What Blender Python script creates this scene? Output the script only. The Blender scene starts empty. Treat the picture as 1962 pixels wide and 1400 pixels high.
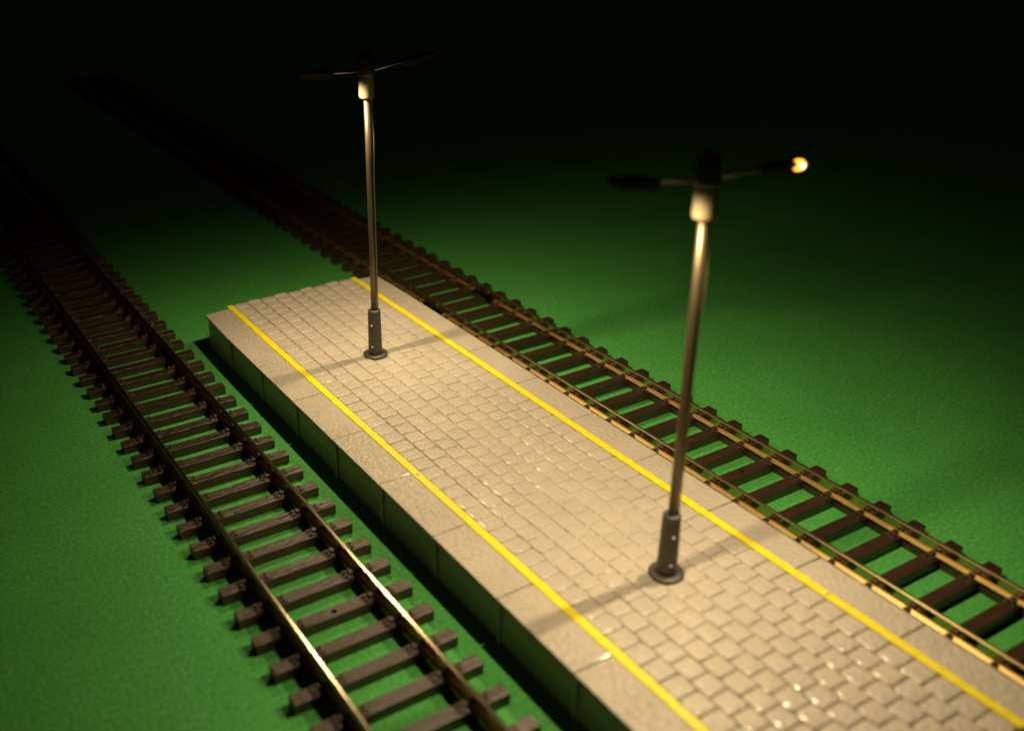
import bpy, bmesh, math, random
from mathutils import Vector, Matrix

random.seed(7)
SC = bpy.context.scene
COL = SC.collection

# ------------------------------------------------------------------ camera
H = 0.50                                   # platform top above the ground sheet
YAW, PITCH, ROLL = 0.50724, 0.43156, -0.02672
F_PX, PPX, PPY, PW, PH = 1984.588, 750.1, 636.7, 1962.0, 1400.0
fw = Vector((math.sin(YAW) * math.cos(PITCH), math.cos(YAW) * math.cos(PITCH), -math.sin(PITCH)))
r0 = Vector((math.cos(YAW), -math.sin(YAW), 0))
u0 = r0.cross(fw)
rt = r0 * math.cos(ROLL) + u0 * math.sin(ROLL)
up = u0 * math.cos(ROLL) - r0 * math.sin(ROLL)
cam = bpy.data.cameras.new('camera')
cam_o = bpy.data.objects.new('camera', cam)
COL.objects.link(cam_o)
M = Matrix.Identity(4)
for i in range(3):
    M[i][0], M[i][1], M[i][2] = rt[i], up[i], -fw[i]
M[0][3], M[1][3], M[2][3] = -5.3544, -11.5639, 5.5632 + H
cam_o.matrix_world = M
cam.sensor_fit = 'HORIZONTAL'
cam.sensor_width = 36.0
cam.lens = F_PX / PW * 36.0
cam.shift_x = (PW / 2 - PPX) / PW
cam.shift_y = (PPY - PH / 2) / PW
cam.clip_start = 0.05
cam.clip_end = 500
cam.dof.use_dof = True
cam.dof.focus_distance = 11.9
cam.dof.aperture_fstop = cam.lens / 1000 / 0.12
SC.camera = cam_o

# ------------------------------------------------------------------ dark room, exposure
w = bpy.data.worlds.new('World')
SC.world = w
w.use_nodes = True
bg = w.node_tree.nodes['Background']
wn = w.node_tree
w_tc = wn.nodes.new('ShaderNodeTexCoord')
w_dot = wn.nodes.new('ShaderNodeVectorMath')
w_dot.operation = 'DOT_PRODUCT'
w_dot.inputs[1].default_value = (-0.92, -0.35, 0.15)
w_mr = wn.nodes.new('ShaderNodeMapRange')
w_mr.interpolation_type = 'SMOOTHSTEP'
w_mr.inputs['From Min'].default_value = 0.15
w_mr.inputs['From Max'].default_value = 1.0
w_mr.inputs['To Min'].default_value = 0.0004
w_mr.inputs['To Max'].default_value = 0.042
wn.links.new(w_tc.outputs['Generated'], w_dot.inputs[0])
wn.links.new(w_dot.outputs['Value'], w_mr.inputs['Value'])
wn.links.new(w_mr.outputs['Result'], bg.inputs[1])
bg.inputs[0].default_value = (1.0, 0.52, 0.36, 1)
SC.view_settings.view_transform = 'Standard'
SC.view_settings.look = 'None'
SC.view_settings.exposure = 0.0
SC.view_settings.gamma = 1.0
SC.view_settings.use_curve_mapping = False
SC.cycles.use_denoising = True
SC.cycles.denoiser = 'OPENIMAGEDENOISE'
SC.cycles.denoising_input_passes = 'RGB_ALBEDO_NORMAL'
SC.cycles.max_bounces = 6
SC.cycles.sample_clamp_indirect = 1.5
SC.cycles.caustics_reflective = False
SC.cycles.caustics_refractive = False
LED_POWER = 475.0
LED_COLOUR = (1.0, 0.74, 0.42)


# ------------------------------------------------------------------ helpers
def link(name, me, mat=None, parent=None, loc=(0, 0, 0)):
    o = bpy.data.objects.new(name, me)
    COL.objects.link(o)
    o.location = loc
    if mat is not None:
        me.materials.clear()
        me.materials.append(mat)
    if parent is not None:
        o.parent = parent
    return o


def to_mesh(name, bm, smooth=False):
    me = bpy.data.meshes.new(name)
    bm.normal_update()
    bm.to_mesh(me)
    bm.free()
    if smooth:
        for p in me.polygons:
            p.use_smooth = True
    return me


def thing(name, label, cat, loc, group=None):
    o = bpy.data.objects.new(name, None)
    COL.objects.link(o)
    o.location = loc
    o.empty_display_size = 0.1
    return tag(o, label, cat, group)


def tag(o, label, cat, group=None):
    o['label'] = label
    o['category'] = cat
    if group:
        o['group'] = group
    return o


def add_box(bm, x0, x1, y0, y1, z0, z1, bev=0.0, seg=2):
    t = bmesh.new()
    bmesh.ops.create_cube(t, size=1)
    for v in t.verts:
        v.co = Vector(((x0 + x1) / 2 + v.co.x * (x1 - x0), (y0 + y1) / 2 + v.co.y * (y1 - y0), (z0 + z1) / 2 + v.co.z * (z1 - z0)))
    if bev:
        bmesh.ops.bevel(t, geom=t.edges[:], offset=bev, segments=seg, profile=0.5, affect='EDGES')
    join(bm, t)


def join(bm, t):
    m = bpy.data.meshes.new('tmp')
    t.to_mesh(m)
    t.free()
    bm.from_mesh(m)
    bpy.data.meshes.remove(m)


def add_lathe(bm, prof, seg=32, centre=(0, 0, 0), axis=None):
    """prof: list of (radius, z) bottom to top; closed with caps when radius > 0 at the ends."""
    rings = []
    rot = Vector((0, 0, 1)).rotation_difference(axis).to_matrix() if axis is not None else Matrix.Identity(3)
    c = Vector(centre)
    for r, z in prof:
        rings.append([bm.verts.new(c + rot @ Vector((r * math.cos(2 * math.pi * i / seg), r * math.sin(2 * math.pi * i / seg), z))) for i in range(seg)])
    for a, b in zip(rings, rings[1:]):
        for i in range(seg):
            j = (i + 1) % seg
            bm.faces.new((a[i], a[j], b[j], b[i]))
    bm.faces.new(rings[0][::-1])
    bm.faces.new(rings[-1])


def add_tube(bm, pts, r, seg=10):
    """round bar through the points; r a number or one radius per point"""
    rs = r if isinstance(r, (list, tuple)) else [r] * len(pts)
    pts = [Vector(p) for p in pts]
    rings = []
    ref = Vector((0, 0, 1))
    for k, p in enumerate(pts):
        d = (pts[min(k + 1, len(pts) - 1)] - pts[max(k - 1, 0)]).normalized()
        s = d.cross(ref if abs(d.dot(ref)) < 0.9 else Vector((0, 1, 0))).normalized()
        t = d.cross(s)
        rings.append([bm.verts.new(p + (s * math.cos(2 * math.pi * i / seg) + t * math.sin(2 * math.pi * i / seg)) * rs[k]) for i in range(seg)])
    for a, b in zip(rings, rings[1:]):
        for i in range(seg):
            j = (i + 1) % seg
            bm.faces.new((a[i], b[i], b[j], a[j]))
    bm.faces.new(rings[0])
    bm.faces.new(rings[-1][::-1])


def add_extrude_y(bm, prof, y0, y1, n=1):
    """closed (x, z) outline swept along y"""
    rings = []
    for k in range(n + 1):
        y = y0 + (y1 - y0) * k / n
        rings.append([bm.verts.new((x, y, z)) for x, z in prof])
    m = len(prof)
    for a, b in zip(rings, rings[1:]):
        for i in range(m):
            j = (i + 1) % m
            bm.faces.new((a[i], a[j], b[j], b[i]))
    bm.faces.new(rings[0][::-1])
    bm.faces.new(rings[-1])
    bmesh.ops.recalc_face_normals(bm, faces=bm.faces[:])


# ------------------------------------------------------------------ materials
def new_mat(name):
    m = bpy.data.materials.new(name)
    m.use_nodes = True
    nt = m.node_tree
    b = nt.nodes['Principled BSDF']
    return m, nt, b


def node(nt, kind, **kw):
    n = nt.nodes.new(kind)
    for k, v in kw.items():
        if hasattr(n, k):
            setattr(n, k, v)
        else:
            n.inputs[k].default_value = v
    return n


def mapped(nt, scale, coord='Object', per_object=False):
    tc = nt.nodes.new('ShaderNodeTexCoord')
    mp = nt.nodes.new('ShaderNodeMapping')
    mp.inputs['Scale'].default_value = scale
    nt.links.new(tc.outputs[coord], mp.inputs['Vector'])
    if per_object:
        oi = nt.nodes.new('ShaderNodeObjectInfo')
        mu = node(nt, 'ShaderNodeMath', operation='MULTIPLY')
        mu.inputs[1].default_value = 37.0
        nt.links.new(oi.outputs['Random'], mu.inputs[0])
        cb = nt.nodes.new('ShaderNodeCombineXYZ')
        for i in range(3):
            nt.links.new(mu.outputs[0], cb.inputs[i])
        nt.links.new(cb.outputs[0], mp.inputs['Location'])
    return mp.outputs[0]


def noise(nt, vec, scale, detail=4.0, rough=0.55):
    n = nt.nodes.new('ShaderNodeTexNoise')
    n.inputs['Scale'].default_value = scale
    n.inputs['Detail'].default_value = detail
    n.inputs['Roughness'].default_value = rough
    nt.links.new(vec, n.inputs['Vector'])
    return n.outputs['Fac']


def ramp(nt, fac, stops):
    r = nt.nodes.new('ShaderNodeValToRGB')
    e = r.color_ramp.elements
    while len(e) < len(stops):
        e.new(0.5)
    for el, (p, c) in zip(e, stops):
        el.position = p
        el.color = (*c, 1) if len(c) == 3 else c
    nt.links.new(fac, r.inputs[0])
    return r.outputs[0]


def bump(nt, height, dist, strength=1.0, chain=None):
    b = nt.nodes.new('ShaderNodeBump')
    b.inputs['Distance'].default_value = dist
    b.inputs['Strength'].default_value = strength
    nt.links.new(height, b.inputs['Height'])
    if chain is not None:
        nt.links.new(chain, b.inputs['Normal'])
    return b.outputs[0]


def mat_ground():
    m, nt, b = new_mat('green_flocked_board')
    v = mapped(nt, (1, 1, 1))
    big = noise(nt, v, 0.9, 3)
    fa = noise(nt, v, 26, 2, 0.6)
    fb = noise(nt, v, 70, 2, 0.7)
    ad = node(nt, 'ShaderNodeMath', operation='ADD')
    nt.links.new(fa, ad.inputs[0])
    nt.links.new(fb, ad.inputs[1])
    hf = node(nt, 'ShaderNodeMath', operation='MULTIPLY')
    hf.inputs[1].default_value = 0.5
    nt.links.new(ad.outputs[0], hf.inputs[0])
    fine = hf.outputs[0]
    c1 = ramp(nt, big, [(0.3, (0.056, 0.315, 0.054)), (0.7, (0.068, 0.355, 0.065))])
    c2 = ramp(nt, fine, [(0.36, (0.55, 0.64, 0.55)), (0.64, (1.5, 1.30, 1.6))])
    mx = node(nt, 'ShaderNodeMix', data_type='RGBA', blend_type='MULTIPLY')
    mx.inputs[0].default_value = 1.0
    nt.links.new(c1, mx.inputs[6])
    nt.links.new(c2, mx.inputs[7])
    # pale fibres and flecks here and there
    vo = nt.nodes.new('ShaderNodeTexVoronoi')
    vo.inputs['Scale'].default_value = 6.0
    nt.links.new(v, vo.inputs['Vector'])
    fl = ramp(nt, vo.outputs['Distance'], [(0.060, (1, 1, 1)), (0.085, (0, 0, 0))])
    mx2 = node(nt, 'ShaderNodeMix', data_type='RGBA')
    nt.links.new(fl, mx2.inputs[0])
    nt.links.new(mx.outputs[2], mx2.inputs[6])
    mx2.inputs[7].default_value = (0.20, 0.42, 0.16, 1)
    nt.links.new(mx2.outputs[2], b.inputs['Base Color'])
    b.inputs['Roughness'].default_value = 0.75
    b.inputs['Specular IOR Level'].default_value = 0.25
    nt.links.new(bump(nt, fine, 0.010, 0.6), b.inputs['Normal'])
    return m


def mat_platform(name, base, lines=0.004, grain=0.006):
    """printed plastic: fine print lines along the platform, tiny glossy beads"""
    m, nt, b = new_mat(name)
    v = mapped(nt, (1, 1, 1))
    big = noise(nt, v, 2.2, 4)
    c = ramp(nt, big, [(0.3, tuple(x * 0.92 for x in base)), (0.7, tuple(min(1, x * 1.06) for x in base))])
    nt.links.new(c, b.inputs['Base Color'])
    wv = nt.nodes.new('ShaderNodeTexWave')
    wv.wave_type = 'BANDS'
    wv.bands_direction = 'X'
    wv.inputs['Scale'].default_value = 2 * math.pi / 20 / 0.034
    wv.inputs['Distortion'].default_value = 0.6
    wv.inputs['Detail'].default_value = 2
    wv.inputs['Detail Scale'].default_value = 3
    nt.links.new(v, wv.inputs['Vector'])
    n1 = bump(nt, wv.outputs['Fac'], lines, 1.0)
    bead = noise(nt, mapped(nt, (1, 0.7, 1)), 26, 2, 0.5)
    n2 = bump(nt, bead, grain, 1.0, n1)
    nt.links.new(n2, b.inputs['Normal'])
    b.inputs['Roughness'].default_value = 0.42
    b.inputs['Specular IOR Level'].default_value = 0.5
    b.inputs['Coat Weight'].default_value = 0.34
    b.inputs['Coat Roughness'].default_value = 0.10
    return m


def mat_sleeper():
    m, nt, b = new_mat('brown_sleeper_plastic')
    v = mapped(nt, (1.3, 11, 8), per_object=True)
    g = noise(nt, v, 3.0, 5, 0.6)
    v2 = mapped(nt, (1, 1, 1), per_object=True)
    k = noise(nt, v2, 15, 2, 0.5)
    c = ramp(nt, g, [(0.3, (0.020, 0.0085, 0.004)), (0.7, (0.040, 0.018, 0.009))])
    nt.links.new(c, b.inputs['Base Color'])
    n1 = bump(nt, g, 0.018, 0.8)
    nt.links.new(bump(nt, k, 0.012, 0.7, n1), b.inputs['Normal'])
    b.inputs['Roughness'].default_value = 0.40
    b.inputs['Specular IOR Level'].default_value = 0.85
    return m


def mat_rail(name, rough, base):
    m, nt, b = new_mat(name)
    b.inputs['Metallic'].default_value = 1.0
    s = noise(nt, mapped(nt, (40, 0.6, 40)), 3.0, 3)
    c = ramp(nt, s, [(0.3, tuple(x * 0.86 for x in base)), (0.7, base)])
    nt.links.new(c, b.inputs['Base Color'])
    sp = noise(nt, mapped(nt, (20, 2.0, 20)), 3, 4)
    rr = ramp(nt, sp, [(0.3, (rough * 0.95,) * 3), (0.75, (rough * 1.06,) * 3)])
    nt.links.new(rr, b.inputs['Roughness'])
    scr = noise(nt, mapped(nt, (4, 70, 4)), 1.5, 2)
    if rough > 0.33:
        nt.links.new(bump(nt, scr, 0.0008, 0.3), b.inputs['Normal'])
    return m


def mat_metal(name, base, rough, blot=0.0):
    m, nt, b = new_mat(name)
    b.inputs['Metallic'].default_value = 0.75
    v = mapped(nt, (1, 1, 0.35))
    s = noise(nt, v, 18, 4)
    c = ramp(nt, s, [(0.3, tuple(x * 0.8 for x in base)), (0.7, base)])
    nt.links.new(c, b.inputs['Base Color'])
    b.inputs['Roughness'].default_value = rough
    nt.links.new(bump(nt, noise(nt, mapped(nt, (1, 1, 0.5)), 30, 4), 0.006, blot), b.inputs['Normal'])
    return m


def mat_plain(name, base, rough=0.5, bumpy=0.003, spec=0.5):
    m, nt, b = new_mat(name)
    v = mapped(nt, (1, 1, 1))
    s = noise(nt, v, 14, 4)
    c = ramp(nt, s, [(0.3, tuple(x * 0.85 for x in base)), (0.7, tuple(min(1, x * 1.1) for x in base))])
    nt.links.new(c, b.inputs['Base Color'])
    b.inputs['Roughness'].default_value = rough
    b.inputs['Specular IOR Level'].default_value = spec
    nt.links.new(bump(nt, noise(nt, v, 45, 3), bumpy, 0.8), b.inputs['Normal'])
    return m


def mat_led(name, colour, strength):
    m, nt, b = new_mat(name)
    b.inputs['Base Color'].default_value = (*colour, 1)
    b.inputs['Emission Color'].default_value = (*colour, 1)
    v = mapped(nt, (1, 1, 1))
    s = ramp(nt, noise(nt, v, 10, 1), [(0.3, (strength * 0.8,) * 3), (0.7, (strength,) * 3)])
    nt.links.new(s, b.inputs['Emission Strength'])
    return m


GROUND = mat_ground()
SLAB = mat_platform('beige_slab_plastic', (0.42, 0.392, 0.330), 0.0034, 0.021)
PAVER = mat_platform('beige_paver_plastic', (0.42, 0.392, 0.330), 0.0020, 0.018)
YELLOW = mat_plain('yellow_line_plastic', (0.74, 0.66, 0.004), 0.5, 0.004)
SLEEPER = mat_sleeper()
HEAD = mat_rail('worn_rail_head', 0.21, (0.72, 0.60, 0.40))
GOLD = mat_rail('golden_rail_head', 0.32, (1.0, 0.78, 0.38))
RAIL = mat_rail('polished_rail_metal', 0.10, (0.62, 0.48, 0.27))
FOOT = mat_rail('drawn_rail_metal', 0.40, (1.0, 0.74, 0.30))
POLE = mat_metal('dull_brass_pole', (0.16, 0.13, 0.082), 0.44, 0.25)
WIRE = mat_metal('thin_wire', (0.40, 0.35, 0.25), 0.4)
GREY = mat_plain('dark_grey_sleeve', (0.060, 0.055, 0.052), 0.5)
BLACK = mat_plain('black_lamp_plastic', (0.018, 0.018, 0.017), 0.45)
CREAM = mat_plain('cream_heat_shrink', (0.18, 0.155, 0.095), 0.5)
SCREW = mat_plain('pale_screw', (0.7, 0.68, 0.62), 0.35)
LED = mat_led('amber_led_glow', (1.0, 0.40, 0.045), 3.8)
CHIP = mat_led('white_hot_led_chip', (1.0, 0.78, 0.40), 16.0)
CRUMB = mat_plain('pale_crumb', (0.55, 0.52, 0.36), 0.6)
DARKCRUMB = mat_plain('dark_crumb', (0.02, 0.025, 0.015), 0.7)

# ------------------------------------------------------------------ the ground sheet
bm = bmesh.new()
bmesh.ops.create_grid(bm, x_segments=8, y_segments=8, size=80)
ground = link('ground', to_mesh('ground', bm), GROUND)
ground['kind'] = 'structure'

# ------------------------------------------------------------------ platform
EX = 1.3556                       # half width at the coping edge
Y_FAR, Y_NEAR = 0.87, -9.02
plat = thing('station_platform', 'long beige paved model platform with two yellow lines between the two tracks', 'platform', (0, -4, 0))
PO = Vector((0, -4, 0))


def plink(name, bm, mat, smooth=False, parent=plat):
    o = link(name, to_mesh(name, bm, smooth), mat, parent)
    o.data.transform(Matrix.Translation(-PO))
    return o


bm = bmesh.new()
add_box(bm, -1.292, 1.292, Y_NEAR + 0.03, Y_FAR - 0.03, 0.0, H - 0.028, 0.006)
k = 0
while True:                        # low ribs along both long walls
    y = -k + 0.01
    if y < Y_NEAR + 0.1:
        break
    for s in (-1, 1):
        add_box(bm, s * 1.300 - 0.014, s * 1.300 + 0.014, y - 0.028, y + 0.028, 0.0, H - 0.04, 0.005)
    k += 1
plink('platform_body', bm, SLAB)

bm = bmesh.new()


def add_paver(bm, x0, x1, y0, y1, zt):
    """one rounded paver block, slightly pillowed"""
    rc, zb = 0.030, H - 0.05
    cx, cy = (x0 + x1) / 2, (y0 + y1) / 2
    tilt = Vector((random.uniform(-.012, .012), random.uniform(-.012, .012)))

    def ring(ix, iy, z):
        out = []
        hx, hy = (x1 - x0) / 2 - ix, (y1 - y0) / 2 - iy
        rr = max(rc - ix * 0.5, 0.008)
        for qx, qy, a0 in ((1, 1, 0), (-1, 1, 90), (-1, -1, 180), (1, -1, 270)):
            for a in (0, 30, 60, 90):
                t = math.radians(a0 + a)
                px = cx + qx * (hx - rr) + rr * math.cos(t)
                py = cy + qy * (hy - rr) + rr * math.sin(t)
                out.append(bm.verts.new((px, py, z + (px - cx) * tilt.x + (py - cy) * tilt.y)))
        return out
    rings = [ring(0, 0, zb), ring(0, 0, zt - 0.0085), ring(0.004, 0.002, zt - 0.005), ring(0.013, 0.006, zt - 0.0016), ring(0.028, 0.014, zt)]
    n = len(rings[0])
    for a, b in zip(rings, rings[1:]):
        for i in range(n):
            j = (i + 1) % n
            bm.faces.new((a[i], a[j], b[j], b[i]))
    bm.faces.new(rings[-1])


GAP = 0.0050
for c in range(9):
    x0 = -0.872 + 0.2005 * c
    off = 0.0 if c % 2 == 0 else 0.1
    for r in range(-60, 8):
        ya, yb = r * 0.2 + off, r * 0.2 + off + 0.2
        if yb < Y_NEAR + 0.05 or ya > 0.93:
            continue
        ya = max(ya, Y_NEAR + 0.005)
        yb = min(yb, (0.985 if c % 2 else 0.96) + random.uniform(-.01, .01))
        if yb - ya < 0.06:
            continue
        g = GAP + random.uniform(-.001, .0015)
        add_paver(bm, x0 + (g * 0.55 if c else -0.012), x0 + 0.2005 - (g * 0.55 if c < 8 else -0.008), ya + g, yb - g, H + random.uniform(-.0025, .0025))
# the bedding the blocks stand on
add_box(bm, -0.885, 0.945, Y_NEAR + 0.035, 0.93, H - 0.06, H - 0.012)
plink('paving', bm, PAVER, True)

for s, xi, xo in ((-1, -0.975, -EX), (1, 1.027, EX)):
    for k in range(-9, 1):
        y0, y1 = float(k), float(k + 1)
        if k == 0:
            y1 = Y_FAR
        if k == -9:
            y0 = Y_NEAR
        bm = bmesh.new()
        xa, xb = min(xi, xo), max(xi, xo)
        add_box(bm, xa, xb, y0 + 0.006, y1 - 0.006, H - 0.034, H, 0.010, 3)
        # rounded nick at the coping corner of each joint
        for v in bm.verts:
            d = min(abs(v.co.y - y0), abs(v.co.y - y1))
            if d < 0.03 and abs(v.co.x - xo) < 0.03:
                v.co.x -= s * 0.014
                v.co.z -= 0.003
        if k == 0:
            for v in bm.verts:
                if v.co.y > Y_FAR - 0.05 and abs(v.co.x - xo) < 0.05:
                    v.co.x -= s * 0.02
                    v.co.y -= 0.02
        plink('edge_slab', bm, SLAB)
    bm = bmesh.new()
    n = 120
    la, lb = (-0.972, -0.888) if s < 0 else (0.944, 1.024)
    prof_prev = None
    rings = []
    for i in range(n + 1):
        y = Y_NEAR + 0.01 + (0.955 - Y_NEAR - 0.01) * i / n
        ja, jb = random.uniform(-.0015, .0015), random.uniform(-.0015, .0015)
        zt = H + 0.0035 + random.uniform(-.0008, .0008)
        rings.append([bm.verts.new(q) for q in ((la + ja, y, H - 0.03), (la + ja, y, zt - 0.003), (la + ja + .005, y, zt), (lb + jb - .005, y, zt), (lb + jb, y, zt - 0.003), (lb + jb, y, H - 0.03))])
    for a, b in zip(rings, rings[1:]):
        for i in range(5):
            bm.faces.new((a[i], b[i], b[i + 1], a[i + 1]))
    bm.faces.new(rings[0])
    bm.faces.new(rings[-1][::-1])
    bmesh.ops.recalc_face_normals(bm, faces=bm.faces[:])
    plink('yellow_line', bm, YELLOW)

# ------------------------------------------------------------------ tracks
ST = 0.1075                       # sleeper top
RAIL_H = 0.132
RAIL_PROF = [(-0.055, 0), (0.055, 0), (0.055, 0.010), (0.016, 0.024), (0.013, 0.034), (0.013, 0.086), (0.024, 0.098), (0.025, 0.120), (0.021, 0.128),
             (0.012, 0.1318), (0, 0.1325), (-0.012, 0.1318), (-0.021, 0.128), (-0.025, 0.120), (-0.024, 0.098), (-0.013, 0.086), (-0.013, 0.034), (-0.016, 0.024), (-0.055, 0.010)]
JOIN_PROF = [(-0.066, -0.006), (0.066, -0.006), (0.072, 0.004), (0.066, 0.020), (0.024, 0.036), (0.022, 0.060), (0.0145, 0.060), (0.0145, 0.033), (0.056, 0.013), (0.058, 0.002),
             (-0.058, 0.002), (-0.056, 0.013), (-0.0145, 0.033), (-0.0145, 0.060), (-0.022, 0.060), (-0.024, 0.036), (-0.066, 0.020), (-0.072, 0.004)]
SL, SWD = 1.51, 0.132


def sleeper_mesh(hole=False):
    bm = bmesh.new()
    if not hole:
        add_box(bm, -SL / 2, SL / 2, -SWD / 2, SWD / 2, -0.002, ST, 0.007, 2)
    else:
        hx = 0.07
        for s in (-1, 1):
            a, b = sorted((s * hx, s * SL / 2))
            add_box(bm, a, b, -SWD / 2, SWD / 2, -0.002, ST, 0.007 if False else 0.0)
        # middle piece with a real round hole
        n, r = 24, 0.026
        top, low, mid = [], [], []
        sq = []
        for i in range(n):
            t = 2 * math.pi * i / n + math.pi / 4
            cx_, sy_ = math.cos(t), math.sin(t)
            k_ = 1 / max(abs(cx_), abs(sy_))
            sq.append(bm.verts.new((cx_ * k_ * hx, sy_ * k_ * SWD / 2, ST - 0.0004)))
            top.append(bm.verts.new((cx_ * r, sy_ * r, ST - 0.0004)))
            low.append(bm.verts.new((cx_ * r * 0.9, sy_ * r * 0.9, 0.004)))
        for i in range(n):
            j = (i + 1) % n
            bm.faces.new((sq[i], sq[j], top[j], top[i]))
            bm.faces.new((top[i], top[j], low[j], low[i]))
        for s in (-1, 1):
            bm.faces.new([bm.verts.new(q) for q in ((-hx, s * SWD / 2, -0.002), (hx, s * SWD / 2, -0.002), (hx, s * SWD / 2, ST - 0.0004), (-hx, s * SWD / 2, ST - 0.0004))][::s])
        bm.faces.new(low[::-1])
    return to_mesh('sleeper', bm)


def chair_mesh():
    """the moulded fixings either side of one rail"""
    bm = bmesh.new()
    add_box(bm, -0.075, 0.075, -0.045, 0.045, -0.006, 0.002)
    for s in (-1, 1):
        a, b = sorted((s * 0.058, s * 0.150))
        add_box(bm, a, b, -0.052, 0.052, -0.004, 0.013, 0.004)
        a, b = sorted((s * 0.030, s * 0.098))
        add_box(bm, a, b, -0.022, 0.030, -0.004, 0.040, 0.008, 3)
        for yy in (-0.030, 0.022):
            add_lathe(bm, [(0.016, -0.004), (0.016, 0.026), (0.011, 0.033)], 10, (s * 0.122, yy, 0))
    return to_mesh('rail_chair', bm)


SLEEPER_ME, SLEEPER_HOLE_ME, CHAIR_ME = sleeper_mesh(), sleeper_mesh(True), chair_mesh()
for me in (SLEEPER_ME, SLEEPER_HOLE_ME, CHAIR_ME):
    me.materials.append(SLEEPER)


def track(xc, gauge, ya, yb, phase, pitch, label, holes, joiner_y=None, skip_chairs=(), head=None):
    """one length of track from y = ya (near) to yb (far)"""
    yo = (ya + yb) / 2
    t = thing('railway_track', label, 'railway track', (xc, yo, 0), 'lengths of model railway track beside the platform')
    for s in (-1, 1):
        bm = bmesh.new()
        add_extrude_y(bm, RAIL_PROF, ya - yo + 0.004, yb - yo - 0.004, 30)
        ro = link('rail', to_mesh('rail', bm), RAIL, t, (s * gauge / 2, 0, ST))
        ro.data.materials.append(FOOT)
        ro.data.materials.append(head or HEAD)
        for p in ro.data.polygons:
            if abs(p.normal.y) < 0.5:
                p.material_index = 1 if 0.009 < p.center.z < 0.030 else 2 if p.center.z > 0.12 else 0
        bm = bmesh.new()
        add_box(bm, -0.038, 0.038, ya - yo + 0.15, yb - yo - 0.15, -0.002, ST - 0.035, 0.004)
        link('sleeper_web', to_mesh('sleeper_web', bm), SLEEPER, t, (s * gauge / 2, 0, 0))
        if joiner_y is not None:
            bm = bmesh.new()
            add_extrude_y(bm, JOIN_PROF, joiner_y - 0.26 - yo, joiner_y + 0.26 - yo)
            link('rail_joiner', to_mesh('rail_joiner', bm), RAIL, t, (s * gauge / 2, 0, ST))
    n0 = math.ceil((ya - 0.02 - phase) / pitch)
    k = n0
    while phase + k * pitch < yb - 0.02:
        y = phase + k * pitch
        has_hole = any(abs(y - h) < pitch / 2 for h in holes)
        so = bpy.data.objects.new('sleeper', SLEEPER_HOLE_ME if has_hole else SLEEPER_ME)
        COL.objects.link(so)
        so.parent = t
        so.location = (random.uniform(-.006, .006), y - yo + random.uniform(-.004, .004), 0)
        so.rotation_euler = (0, 0, random.uniform(-.005, .005))
        near_joint = joiner_y is not None and abs(y - joiner_y) < 0.27 or any(abs(y - q) < 0.27 for q in skip_chairs)
        if not near_joint:
            for s in (-1, 1):
                co = bpy.data.objects.new('rail_chair', CHAIR_ME)
                COL.objects.link(co)
                co.parent = so
                co.location = (s * gauge / 2 - so.location.x, 0, ST)
        k += 1
    return t


LX, LG = -2.366, 0.873
RX, RG = 2.303, 0.883
track(LX, LG, -12.4, 0.6606, -6.1585, 0.3796, 'near length of dark sleepered track left of the platform, lit rails in front', (-5.006, -0.4878), 0.6606)
track(LX, LG, 0.6606, 21.0, -6.1585, 0.3796, 'far length of track left of the platform, fading into darkness', (), None, (0.6606,))
track(RX, RG, -12.4, 0.096, -4.1238, 0.3837, 'near length of track with golden rails right of the platform', (-5.2783,), 0.096, (), GOLD)
track(RX, RG, 0.096, 21.0, -4.1238, 0.3837, 'far length of track behind the platform end, lost in darkness', (), None, (0.096,), GOLD)


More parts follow.
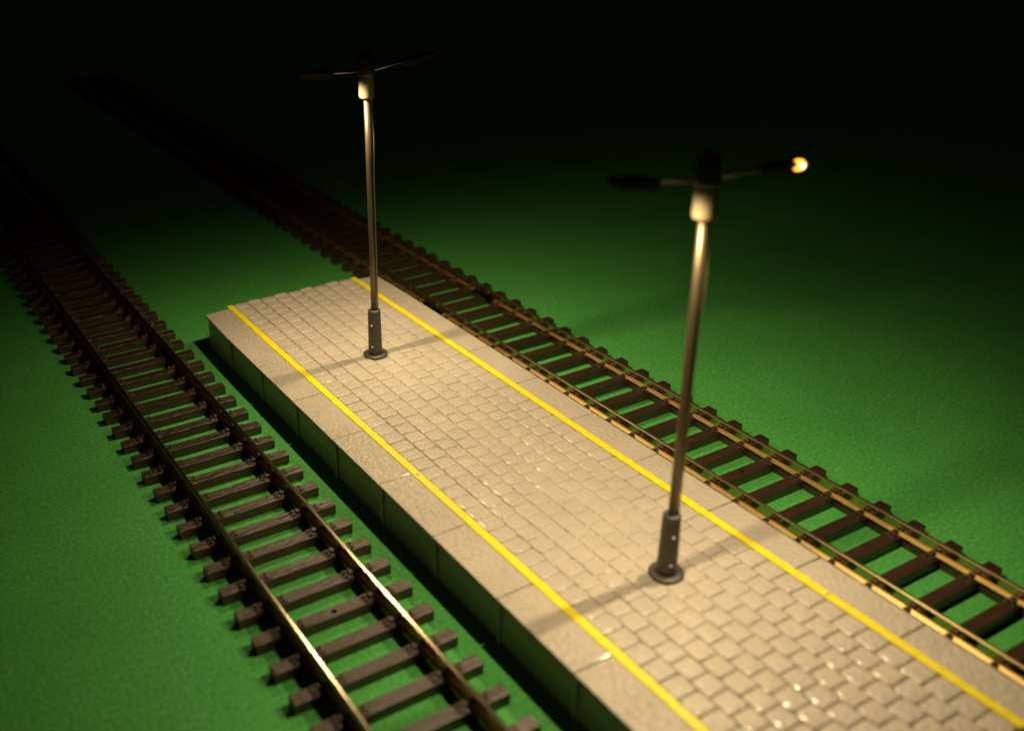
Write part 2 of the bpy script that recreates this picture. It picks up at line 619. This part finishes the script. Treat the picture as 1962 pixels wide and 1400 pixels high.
# ------------------------------------------------------------------ lamp posts
def lamp_post(x, y, label, tips, exposed):
    """tips: ((x, z above platform) for left and right head tips); exposed: the right lamp peeps out past its head"""
    t = thing('lamp_post', label, 'lamp post', (x, y, H), 'twin-headed lamp posts on the platform')
    bm = bmesh.new()
    add_lathe(bm, [(0.146, 0.0), (0.149, 0.006), (0.149, 0.020), (0.143, 0.027), (0.09, 0.028)], 40)
    link('base_flange', to_mesh('base_flange', bm, True), GREY, t)
    bm = bmesh.new()
    add_lathe(bm, [(0.087, 0.02), (0.086, 0.06), (0.076, 0.585), (0.073, 0.598), (0.066, 0.603), (0.045, 0.602)], 32)
    sl = link('base_sleeve', to_mesh('base_sleeve', bm, True), GREY, t)
    for z in (0.14, 0.42):
        bm = bmesh.new()
        d = Vector((-0.80, -0.60, 0)) if not exposed else Vector((-0.42, -0.91, 0))
        add_lathe(bm, [(0.011, 0.0), (0.011, 0.012), (0.006, 0.018)], 10, d * 0.076 + Vector((0, 0, z)), d)
        link('screw', to_mesh('screw', bm, True), SCREW, sl)
    bm = bmesh.new()
    add_tube(bm, [(0, 0, 0.58), (0.003, 0, 1.4), (0.001, 0, 2.4), (0, 0, 3.2)], 0.0365, 24)
    link('pole', to_mesh('pole', bm, True), POLE, t)
    bm = bmesh.new()
    wd = Vector((0.80, -0.55, 0)).normalized()
    pts = []
    for i in range(14):
        z = 0.6 + (3.36 - 0.6) * i / 13
        r_ = 0.045 + (0.012 if i in (9, 10) else 0) + random.uniform(0, .004)
        pts.append(wd * r_ + Vector((0, 0, z)))
    add_tube(bm, pts, 0.0085, 8)
    link('wire', to_mesh('wire', bm, True), WIRE, t)
    # cream tube round the top, open along a slit where the wire leaves it
    bm = bmesh.new()
    n = 30
    a0 = math.atan2(wd.y, wd.x) + 0.30
    a1 = a0 + 2 * math.pi - 0.60
    prof = [(0.050, 3.142), (0.074, 3.140), (0.084, 3.150), (0.088, 3.175), (0.086, 3.36), (0.076, 3.42), (0.050, 3.42)]
    rings = []
    for i in range(n + 1):
        a = a0 + (a1 - a0) * i / n
        rings.append([bm.verts.new((r_ * math.cos(a), r_ * math.sin(a), z)) for r_, z in prof])
    for p, q in zip(rings, rings[1:]):
        for i in range(len(prof)):
            j = (i + 1) % len(prof)
            bm.faces.new((p[i], q[i], q[j], p[j]))
    bm.faces.new(rings[0])
    bm.faces.new(rings[-1][::-1])
    bmesh.ops.recalc_face_normals(bm, faces=bm.faces[:])
    link('collar', to_mesh('collar', bm, True), CREAM, t)
    bm = bmesh.new()
    add_lathe(bm, [(0.060, 3.375), (0.092, 3.385), (0.098, 3.42), (0.095, 3.50), (0.084, 3.57), (0.058, 3.615), (0.02, 3.63)], 28)
    link('lamp_hub', to_mesh('lamp_hub', bm, True), BLACK, t)
    for side, (tx, tz) in zip((-1, 1), tips):
        tip = Vector((tx - x, 0, tz))
        root = Vector((side * 0.07, 0, 3.432))
        d = (tip - root).normalized()
        L = (tip - root).length
        bm = bmesh.new()
        add_tube(bm, [root, root + d * (L - 0.38)], 0.0135, 10)
        link('arm', to_mesh('arm', bm, True), WIRE, t)
        # tapered shade: narrow neck, wide body, hollow underneath
        nrm = Vector((-d.z, 0, d.x)) * (1 if d.x > 0 else -1)      # points up
        sidev = Vector((0, 1, 0))
        bare = exposed and side > 0
        # u along the head, half width, roof height, rim height
        sec = [(0.0, 0.030, 0.020, -0.014), (0.025, 0.046, 0.026, -0.055), (0.14, 0.053, 0.030, -0.056), (0.30, 0.053, 0.030, -0.056), (0.405, 0.048, 0.024, -0.046), (0.43, 0.036, 0.020, -0.022)]
        if bare:
            sec = [(u_ * 0.88, a_, b_, max(c_, -0.018)) for u_, a_, b_, c_ in sec]
        base = tip - d * 0.43
        bm = bmesh.new()
        rings = []
        for u, hw, roof, rim in sec:
            ring = []
            for sy_, z_ in ((-1, rim), (-1, roof * 0.3), (-0.7, roof * 0.8), (0, roof), (0.7, roof * 0.8), (1, roof * 0.3), (1, rim), (0.86, rim), (0.84, roof * 0.2), (0, roof * 0.45), (-0.84, roof * 0.2), (-0.86, rim)):
                ring.append(bm.verts.new(base + d * u + sidev * (sy_ * hw) + nrm * z_))
            rings.append(ring)
        for a, b in zip(rings, rings[1:]):
            for i in range(12):
                j = (i + 1) % 12
                bm.faces.new((a[i], a[j], b[j], b[i]))
        bm.faces.new(rings[0][::-1])
        bm.faces.new(rings[-1])
        lu = 0.405 if bare else 0.115
        # baffle walls added under the head to block the LED's light
        for wu, wz in ((lu - (0.085 if bare else 0.058), -0.095 if bare else -0.040 if side < 0 else -0.072), (0.400, -0.042)):
            if bare and wu > 0.39:
                continue
            q = [base + d * (wu + e) + sidev * (f_ * 0.043) + nrm * g_ for e in (0, 0.012) for f_, g_ in ((-1, 0.010), (1, 0.010), (1, wz), (-1, wz))]
            q = [bm.verts.new(p_) for p_ in q]
            for f4 in ((0, 1, 2, 3), (7, 6, 5, 4), (0, 4, 5, 1), (1, 5, 6, 2), (2, 6, 7, 3), (3, 7, 4, 0)):
                bm.faces.new([q[i] for i in f4])
        bmesh.ops.recalc_face_normals(bm, faces=bm.faces[:])
        head = link('lamp_head', to_mesh('lamp_head', bm), BLACK, t)
        # the lit LED and its own light
        if bare:
            lc = tip - d * 0.015 - nrm * 0.014 + Vector((0, -0.016, 0))
            half = (0.060, 0.046, 0.042)
        else:
            lc = base + d * lu - nrm * 0.000
            half = (0.030, 0.028, 0.009)
        t_ = bmesh.new()
        bmesh.ops.create_uvsphere(t_, u_segments=20, v_segments=12, radius=1)
        bm = bmesh.new()
        for v in t_.verts:
            v.co = lc + d * (v.co.x * half[0]) + sidev * (v.co.y * half[1]) + nrm * (v.co.z * half[2])
        join(bm, t_)
        link('led_lens', to_mesh('led_lens', bm, True), LED, head)
        if bare:
            bm = bmesh.new()
            bmesh.ops.create_uvsphere(bm, u_segments=14, v_segments=8, radius=0.014)
            bmesh.ops.translate(bm, verts=bm.verts[:], vec=lc + Vector((-0.006, -0.040, 0.002)))
            link('led_chip', to_mesh('led_chip', bm, True), CHIP, head)
        li = bpy.data.lights.new('led_light', 'SPOT')
        li.shadow_soft_size = 0.03 if bare else 0.026
        li.spot_size = math.radians(142 if bare else 158 if side < 0 else 164)
        li.spot_blend = 0.5 if bare else 0.4 if side < 0 else 0.3
        li.energy = LED_POWER * (1.08 if side < 0 else 1.12)
        li.color = LED_COLOUR
        lo = bpy.data.objects.new('led_light', li)
        COL.objects.link(lo)
        lo.parent = head
        lo.location = lc - nrm * (half[2] + (0.030 if exposed and side > 0 else 0.004))
        lo.rotation_euler = (0, 0, 0)
    return t


lamp_post(0.028, -1.462, 'farther twin-armed lamp post near the far end of the platform, both heads dark from above', ((-0.81, 3.49), (0.90, 3.53)), False)
lamp_post(0.059, -6.482, 'nearer blurred twin-armed lamp post whose right head glows orange', ((-0.84, 3.57), (0.985, 3.405)), True)


# ------------------------------------------------------------------ specks of dirt
def crumb(x, y, z, r, mat, label):
    bm = bmesh.new()
    bmesh.ops.create_icosphere(bm, subdivisions=2, radius=r)
    for v in bm.verts:
        v.co *= random.uniform(0.75, 1.2)
        v.co.z *= 0.6
    o = link('crumb', to_mesh('crumb', bm), mat, None, (x, y, z + r * 0.45))
    tag(o, label, 'crumb', 'specks of dirt')


crumb(-1.73, -4.95, 0, 0.022, CRUMB, 'pale crumb on the green ground beside the left track sleepers')
crumb(-4.05, -6.70, 0, 0.016, CRUMB, 'tiny pale speck on the open green ground at lower left')
crumb(-4.30, -6.95, 0, 0.016, DARKCRUMB, 'tiny dark speck on the open green ground at lower left')
crumb(-0.930, -4.06, H + 0.003, 0.020, SCREW, 'white chip stuck on the yellow line near the left track')
crumb(0.985, -7.36, H + 0.003, 0.020, SCREW, 'white chip stuck on the yellow line near the golden rails')
